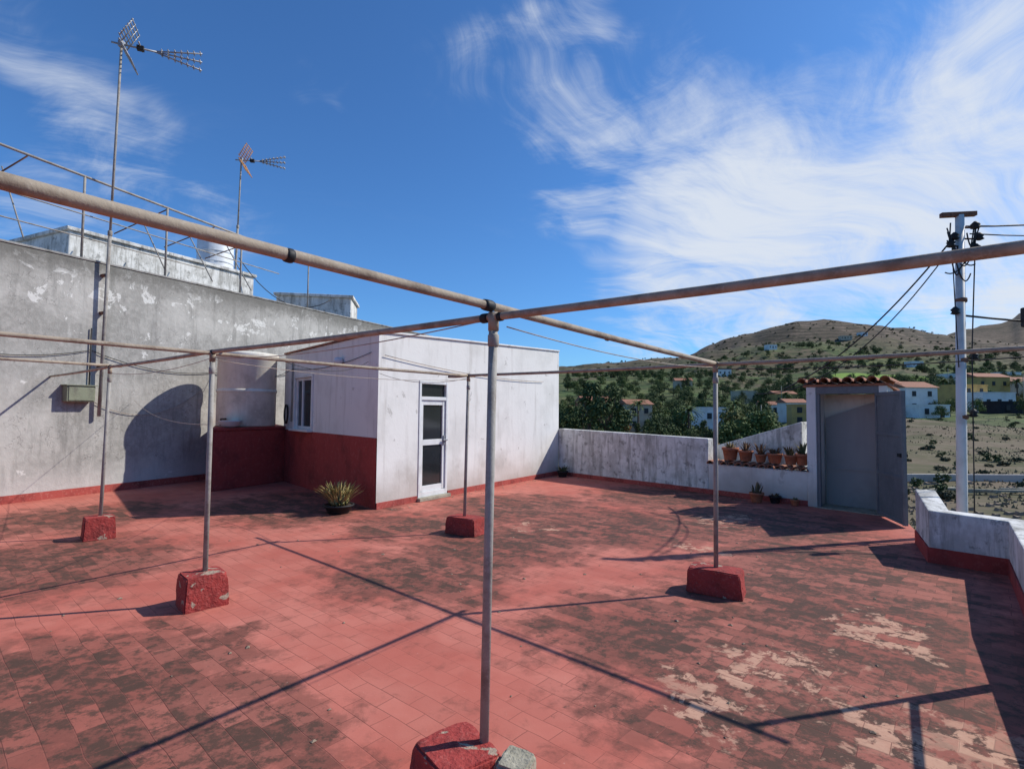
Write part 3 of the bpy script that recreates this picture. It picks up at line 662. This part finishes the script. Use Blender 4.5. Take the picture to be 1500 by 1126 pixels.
# ---------------------------------------------------------------- vegetation
def tree_mesh(name,seed,h,cr,leaf,nclump=40,per=42,ls=.42,tall=1.0):
    rnd=random.Random(seed); vs=[];fs=[];idx=[]
    def seg(a,b,r0,r1,n=6):
        t=(b-a).normalized(); u=Vector((0,0,1)) if abs(t.z)<.9 else Vector((1,0,0)); x=(u-t*u.dot(t)).normalized(); y=t.cross(x); k=len(vs)
        for p,r in ((a,r0),(b,r1)):
            for i in range(n): vs.append(p+(x*math.cos(i*6.283/n)+y*math.sin(i*6.283/n))*r)
        for i in range(n): fs.append((k+i,k+(i+1)%n,k+n+(i+1)%n,k+n+i)); idx.append(0)
    tr=h*.035; fork=Vector((rnd.uniform(-.2,.2),rnd.uniform(-.2,.2),h*.34)); seg(Vector((0,0,-.3)),fork,tr,tr*.7)
    cl=[]
    for i in range(nclump):
        a=rnd.uniform(0,6.283); e=rnd.uniform(-.6,1); rr=cr*rnd.uniform(.3,1.0)
        c=Vector((math.cos(a)*rr*math.cos(e*1.2),math.sin(a)*rr*math.cos(e*1.2),h*.58+cr*tall*e*.85*rnd.uniform(.6,1.05)))
        cl.append(c)
        if i%4==0: seg(fork,c,tr*.4,tr*.1,5)
    seg(fork,Vector((0,0,h*.85)),tr*.6,tr*.15)
    for c in cl:
        cs=cr*rnd.uniform(.25,.42)
        for j in range(per):
            v=Vector((rnd.gauss(0,1),rnd.gauss(0,1),rnd.gauss(0,.8))); v=v.normalized()*cs*rnd.random()**.4
            o=c+v; nrm=(v.normalized()+Vector((rnd.uniform(-.7,.7),rnd.uniform(-.7,.7),rnd.uniform(-.2,.9)))).normalized()
            x=nrm.orthogonal().normalized(); y=nrm.cross(x); s=ls*rnd.uniform(.5,1.1); k=len(vs); q=rnd.uniform(0,3)
            x,y=x*math.cos(q)+y*math.sin(q),y*math.cos(q)-x*math.sin(q)
            vs.extend([o-x*s*.5,o-y*s*.36,o+x*s*.5,o+y*s*.36]); fs.append((k,k+1,k+2,k+3)); idx.append(1)
    me=bpy.data.meshes.new(name); me.from_pydata([tuple(v) for v in vs],[],fs); me.materials.append(M_bark); me.materials.append(leaf)
    me.polygons.foreach_set('material_index',idx); me.update(); return me
def palm_mesh(name,seed,h):
    rnd=random.Random(seed); vs=[];fs=[];idx=[]
    n=7
    for i in range(6):
        z=h*i/5; r=.22-.08*i/5
        for k in range(n): vs.append(Vector((r*math.cos(k*6.283/n)+.15*math.sin(i*.5),r*math.sin(k*6.283/n),z)))
    for i in range(5):
        for k in range(n): fs.append((i*n+k,i*n+(k+1)%n,(i+1)*n+(k+1)%n,(i+1)*n+k)); idx.append(0)
    top=Vector((.15*math.sin(2.5),0,h))
    for f in range(30):
        a=f*2.4; el=rnd.uniform(-.3,1.2); L_=rnd.uniform(2.0,2.6); d=Vector((math.cos(a),math.sin(a),0)); s=Vector((-d.y,d.x,0)); pr=None
        for j in range(9):
            t=j/8; p=top+d*L_*t*math.cos(el*(1-t*.3))+Vector((0,0,L_*t*math.sin(el)-1.5*t*t))
            if pr is not None:
                for sg in (-1,1):
                    k=len(vs); w_=.5*(1-t*.6); vs.extend([pr,p,p+s*sg*w_-Vector((0,0,.2*w_))+d*.15]); fs.append((k,k+1,k+2)); idx.append(1)
            pr=p
    me=bpy.data.meshes.new(name); me.from_pydata([tuple(v) for v in vs],[],fs); me.materials.append(M_bark); me.materials.append(M_leafB)
    me.polygons.foreach_set('material_index',idx); me.update(); return me
TM=[tree_mesh('tree_a',1,6.5,3.2,M_leafA),tree_mesh('tree_b',2,5.5,2.9,M_leafB),tree_mesh('tree_c',3,8.0,2.6,M_leafA,tall=1.35),tree_mesh('tree_d',4,4.5,2.6,M_leafB),tree_mesh('tree_e',5,5,2.4,M_leafC),tree_mesh('tree_f',6,9,1.7,M_leafA,tall=2.0),tree_mesh('tree_g',8,4,2.2,M_leafD)]
BM=[tree_mesh('bush_a',11,1.5,1.3,M_scrub,12,26,.5,.7),tree_mesh('bush_b',12,1.9,1.6,M_leafA,12,26,.5,.7)]
PMh=palm_mesh('palm',3,6.0)
TR=empty('valley_trees')
def put(me,px,Y,s,par,nm='tree'):
    x=(px-750)/787*Y; z=th(x,Y)
    o=bpy.data.objects.new(nm,me); link(o,par); o.location=(x,Y,z-.1); o.rotation_euler=(0,0,random.uniform(0,6.28)); o.scale=(s,s,s*random.uniform(.85,1.15)); return o
rnd=random.Random(5)
for i in range(190):
    px=rnd.uniform(815,1125); Y=rnd.uniform(62,200); s=rnd.uniform(.7,1.1)
    if (1000<px<1070 and Y<125) or (900<px<960 and Y<125): s=.5
    put(TM[rnd.choice([0,0,1,1,2,3,4,1,5,6,3])],px,Y,s,TR)
for i in range(620):
    px=rnd.uniform(830,1530); Y=rnd.uniform(200,560)
    if 1225<px<1400 and 285<Y<385: continue
    put(TM[rnd.choice([0,1,2,3,0,3,1])],px,Y,rnd.uniform(.5,1.1),TR)
for i in range(150):
    px=rnd.uniform(1110,1530); Y=rnd.uniform(155,250)
    put(TM[rnd.choice([0,1,3,4])],px,Y,rnd.uniform(.5,.95),TR)
for px,Y in [(1110,120),(1125,130),(1240,150),(1275,140),(1378,112),(1392,118),(1372,125),(1430,116),(1500,120),(1315,118),(1085,70),(980,60)]:
    put(TM[rnd.choice([0,1,3])],px,Y,rnd.uniform(.4,.65),TR)
PG=empty('palm_trees')
for px,Y,s in [(1383,150,1),(1075,110,1.2),(1408,190,1.1),(1490,160,1.1),(935,120,1.3),(1150,160,1),(1010,95,1.1),(880,100,1.2)]: put(PMh,px,Y,s,PG,'palm_tree')
SB=empty('hillside_scrub')
for i in range(900):
    px=rnd.uniform(840,1540); Y=400+410*rnd.random()**1.3
    put(BM[rnd.choice([0,1])],px,Y,rnd.uniform(.4,1.4),SB,'shrub')
for i in range(150):
    px=rnd.uniform(1200,1560); Y=rnd.uniform(22,120)
    put(BM[rnd.choice([0,0,1])],px,Y,rnd.uniform(.12,.4),SB,'shrub')
vs=[];fs=[]
for i in range(9000):
    px=rnd.uniform(1180,1700); Y=22+95*rnd.random()**1.3; x=(px-750)/787*Y; 
    if mn.noise(Vector((x*.12,Y*.12,0)))<-.05: continue
    z=th(x,Y); a=rnd.uniform(0,3.14); s=rnd.uniform(.06,.26); w_=.12*s*4
    k=len(vs); d=Vector((math.cos(a),math.sin(a),0)); o=Vector((x,Y,z-.03))
    vs+= [o-d*w_,o+d*w_,o+d*w_*.4+Vector((rnd.uniform(-.1,.1),0,s))]; fs.append((k,k+1,k+2))
meshobj('dry_grass',vs,fs,M_dry)
vs=[];fs=[]
for i in range(300):
    px=rnd.uniform(1300,1650); Y=rnd.uniform(16,42); x=(px-750)/787*Y; z=th(x,Y); s=rnd.uniform(.05,.22)
    k=len(vs); c=Vector((x,Y,z+s*.2))
    for dx,dy,dz in [(-1,-1,-1),(1,-1,-1),(1,1,-1),(-1,1,-1),(-.7,-.8,.6),(.8,-.6,.8),(.6,.8,.5),(-.8,.6,.9)]:
        vs.append(c+Vector((dx*s*rnd.uniform(.6,1.2),dy*s*rnd.uniform(.6,1.2),dz*s*rnd.uniform(.5,1))))
    fs+=[(k,k+3,k+2,k+1),(k+4,k+5,k+6,k+7),(k,k+1,k+5,k+4),(k+1,k+2,k+6,k+5),(k+2,k+3,k+7,k+6),(k+3,k,k+4,k+7)]
meshobj('rubble_stones',vs,fs,M_stone)
TP=empty('timber_pile')
for i in range(9):
    x=24+i*1.1+rnd.uniform(-.3,.3); y=31.5+rnd.uniform(-1,1); obox('beam',(x,y,th(x,y)+.15+.06*(i%3)),(rnd.uniform(1.6,3),.16,.12),rnd.uniform(-.5,.5),M_conc,TP,bevel=.01)
wallseg('field_wall',(24,36),(52,37),.25,-4,-2.5,M_white,None,bevel=.02)
# ---------------------------------------------------------------- village
M_ochre=weather('ochre_facade',(.52,.35,.12),(.38,.25,.1),None,sc=.5,bump=0)
M_wh2=weather('village_white',(.76,.75,.72),(.64,.62,.58),None,sc=.5,bump=0)
M_salm=weather('village_cream',(.55,.45,.33),(.45,.36,.26),None,sc=.5,bump=0)
M_net=weather('black_shade_net',(.025,.025,.03),(.015,.015,.02),None,sc=.5,bump=0)
def village(name,px,Y,w,d,h,rot,mat,roof='flat',storeys=2,sink=0):
    x=(px-750)/787*Y; z=th(x,Y)-sink; e=empty(name); a=rot
    obox('walls',(x,Y,z+h/2-.6),(w,d,h+1.2),a,mat,e)
    fx=Vector((math.cos(a),math.sin(a),0)); fy=Vector((-math.sin(a),math.cos(a),0)); c=Vector((x,Y,z))
    if roof=='flat':
        obox('parapet_band',(x,Y,z+h+.08),(w+.25,d+.25,.22),a,mat,e)
    else:
        vs=[c+fx*sx*(w/2+.4)+fy*sy*(d/2+.4)+Vector((0,0,h+.02)) for sx,sy in ((-1,-1),(1,-1),(1,1),(-1,1))]+[c-fx*(w/2+.4)+Vector((0,0,h+d*.2)),c+fx*(w/2+.4)+Vector((0,0,h+d*.2))]
        meshobj('tiled_roof',vs,[(0,3,2,1),(0,1,5,4),(2,3,4,5),(0,4,3),(1,2,5)],M_tile,e)
    nw=max(2,int(w/3)); sh=h/storeys
    for s in range(storeys):
        for i in range(nw):
            q=c+fx*(-w/2+(i+.5)*w/nw)-fy*(d/2+.03)+Vector((0,0,s*sh+sh*.5)); door=(s==0 and i==1)
            obox('window',q-Vector((0,0,.35 if door else 0)),(1.0,.1,2.0 if door else 1.2),a,M_farwin,e)
            obox('window_surround',q-Vector((0,0,.72 if not door else 1.4)),(1.2,.3,.1),a,mat,e)
    return e
village('village_house',1330,130,8.0,8,5.8,.10,M_wh2,'hip',2)
village('village_house',1350,117,7.5,6,2.6,.15,M_wh2,'flat',1)
village('village_house',1178,118,6,6,4.2,-.3,M_ochre,'flat',2)
village('village_house',1160,135,5,5,4.4,.0,M_wh2,'hip',1)
village('village_house',1406,142,8,8,6.0,.2,M_ochre,'flat',2)
village('village_house',1447,136,9,6,4.4,.1,M_wh2,'flat',1)
village('village_house',1440,165,11,7,7.6,.1,M_ochre,'hip',2)
village('village_house',1472,126,8,5,2.6,.1,M_net,'flat',1)
village('village_house',1035,112,6,7,6.4,.2,M_wh2,'flat',2)
village('village_house',930,128,6,6,6.0,.2,M_salm,'hip',2)
village('village_house',1125,185,6,6,3.2,-.2,M_wh2,'hip',1)
village('village_house',1145,215,9,6,4.2,.1,M_ochre,'hip',1)
village('village_house',1130,520,9,7,4,.2,M_wh2,'flat',1)
village('village_house',1240,620,12,8,4,-.2,M_salm,'flat',1)
village('village_house',1265,640,8,8,4,.2,M_wh2,'flat',1)
village('village_house',1090,240,8,8,5,.2,M_salm,'flat',1)
village('village_house',870,150,8,8,6,.2,M_terra,'hip',1)
village('village_house',1490,175,9,8,6,-.1,M_salm,'hip',2)
village('village_house',1395,260,9,8,5,-.1,M_wh2,'flat',2)
village('village_house',1475,300,10,8,5,.1,M_wh2,'flat',1)
village('village_house',1340,440,10,8,5,.1,M_wh2,'flat',1)
village('village_house',1505,250,10,8,6,.1,M_ochre,'flat',2)
village('village_house',1000,300,9,8,5,-.1,M_salm,'hip',1)
village('village_house',1060,420,10,8,5,-.1,M_wh2,'flat',1)
VP=empty('village_poles')
for px,Y,h in [(1115,100,7),(1145,160,9),(1265,130,8),(1500,140,9),(1390,210,10)]:
    x=(px-750)/787*Y; z=th(x,Y); tube('pole',[(x,Y,z),(x,Y,z+h)],[.12,.08],M_conc,VP,8)
# ---------------------------------------------------------------- sky and sun
sv=Vector((2.27,.60,2.03)).normalized(); el=math.asin(sv.z); az=math.atan2(sv.x,sv.y)
wd=bpy.data.worlds.new('World'); scene.world=wd; wd.use_nodes=True
g=G(wd.node_tree)
sky=g.n('ShaderNodeTexSky',sky_type='NISHITA'); sky.sun_disc=False; sky.sun_elevation=el; sky.sun_rotation=az; sky.air_density=1.0; sky.dust_density=.6; sky.ozone_density=3.0; sky.altitude=400
D=g.n('ShaderNodeTexCoord').outputs['Generated']
s3=g.n('ShaderNodeSeparateXYZ',{0:D}); zz=g.m('ADD',g.m('MAXIMUM',s3.outputs[2],0.0),.22)
Q=g.n('ShaderNodeCombineXYZ',{0:g.m('DIVIDE',s3.outputs[0],zz),1:g.m('DIVIDE',s3.outputs[1],zz),2:0.0}).outputs[0]
def dirpx(px,py):
    v=Vector(((px-750)/787,1,(600-py)/787)); return v.normalized()
wn=g.n('ShaderNodeTexNoise',{'Vector':D,'Scale':2.6,'Detail':4,'Roughness':.6}).outputs[1]
wn=g.n('ShaderNodeVectorMath',{0:wn,1:(.5,.5,.5)},operation='SUBTRACT').outputs[0]
Dw=g.n('ShaderNodeVectorMath',{0:wn,1:(.5,.5,.5),2:D},operation='MULTIPLY_ADD').outputs[0]
def blob(px,py,deg,amt):
    d=g.n('ShaderNodeVectorMath',{0:Dw,1:tuple(dirpx(px,py))},operation='DISTANCE').outputs[1]
    R_=2*math.sin(math.radians(deg)/2)
    return g.m('MULTIPLY',g.mr(d,R_*1.15,0),amt)
acc=None
for b_ in [(1150,300,22,1.1),(1370,250,24,1.15),(1000,360,16,.95),(900,210,13,.75),(1450,400,18,1.05),(1200,430,14,.8),(860,40,8,.6),(1400,60,16,.55),(760,110,8,.4),(120,170,9,.55),(20,100,8,.45),(40,330,12,.45),(480,120,4,.5),(300,280,8,.35)]:
    v=blob(*b_); acc=v if acc is None else g.m('MAXIMUM',acc,v)
nw=g.n('ShaderNodeTexNoise',{'Vector':Q,'Scale':.8,'Detail':3,'Roughness':.5}).outputs[1]
nw=g.n('ShaderNodeVectorMath',{0:nw,1:(.5,.5,.5)},operation='SUBTRACT').outputs[0]
Qw=g.n('ShaderNodeVectorMath',{0:nw,1:(1.5,1.5,0),2:Q},operation='MULTIPLY_ADD').outputs[0]
Qs=g.mapping(g.mapping(Qw,rot=(0,0,math.radians(-38))),scale=(.55,2.4,1))
Qt=g.mapping(g.mapping(Qw,rot=(0,0,math.radians(12))),scale=(.8,2.0,1))
c1=g.noise(Qs,1.6,8,.66,.25); c2=g.noise(Qt,2.0,7,.68,.4)
den=g.m('MULTIPLY_ADD',c1,.55,g.m('MULTIPLY',c2,.45))
den=g.m('MULTIPLY_ADD',acc,.30,den)
den=g.m('MULTIPLY',g.mr(den,.53,.88),g.mr(acc,.0,.4,.08,1))
den=g.m('MULTIPLY',den,.93,clamp=True)
tint=g.mix(1.0,sky.outputs[0],(.47,.83,1.2),'MULTIPLY')
bg1=g.n('ShaderNodeBackground',{0:tint,1:.126}); bg2=g.n('ShaderNodeBackground',{0:(.82,.88,.97,1),1:.90})
mx=g.n('ShaderNodeMixShader',{0:den,1:bg1.outputs[0],2:bg2.outputs[0]})
o=g.n('ShaderNodeOutputWorld'); g.nt.links.new(mx.outputs[0],o.inputs[0])
sl=bpy.data.lights.new('sun','SUN'); sl.energy=4.8; sl.angle=math.radians(.5); sl.color=(1,.95,.865)
so=bpy.data.objects.new('sun',sl); link(so); so.rotation_euler=(-sv).to_track_quat('-Z','Y').to_euler(); so.location=(20,5,20)
# ---------------------------------------------------------------- camera
cd=bpy.data.cameras.new('camera'); co=bpy.data.objects.new('camera',cd); link(co)
cd.sensor_width=36; cd.lens=36*787/1500; cd.clip_end=8000; cd.clip_start=.05
co.matrix_world=Matrix.Translation((0,0,1.6))@Matrix.Rotation(math.radians(90+2.62),4,'X')@Matrix.Rotation(.009,4,'Z')
scene.camera=co
scene.view_settings.view_transform='Standard'; scene.view_settings.look='None'; scene.view_settings.exposure=0
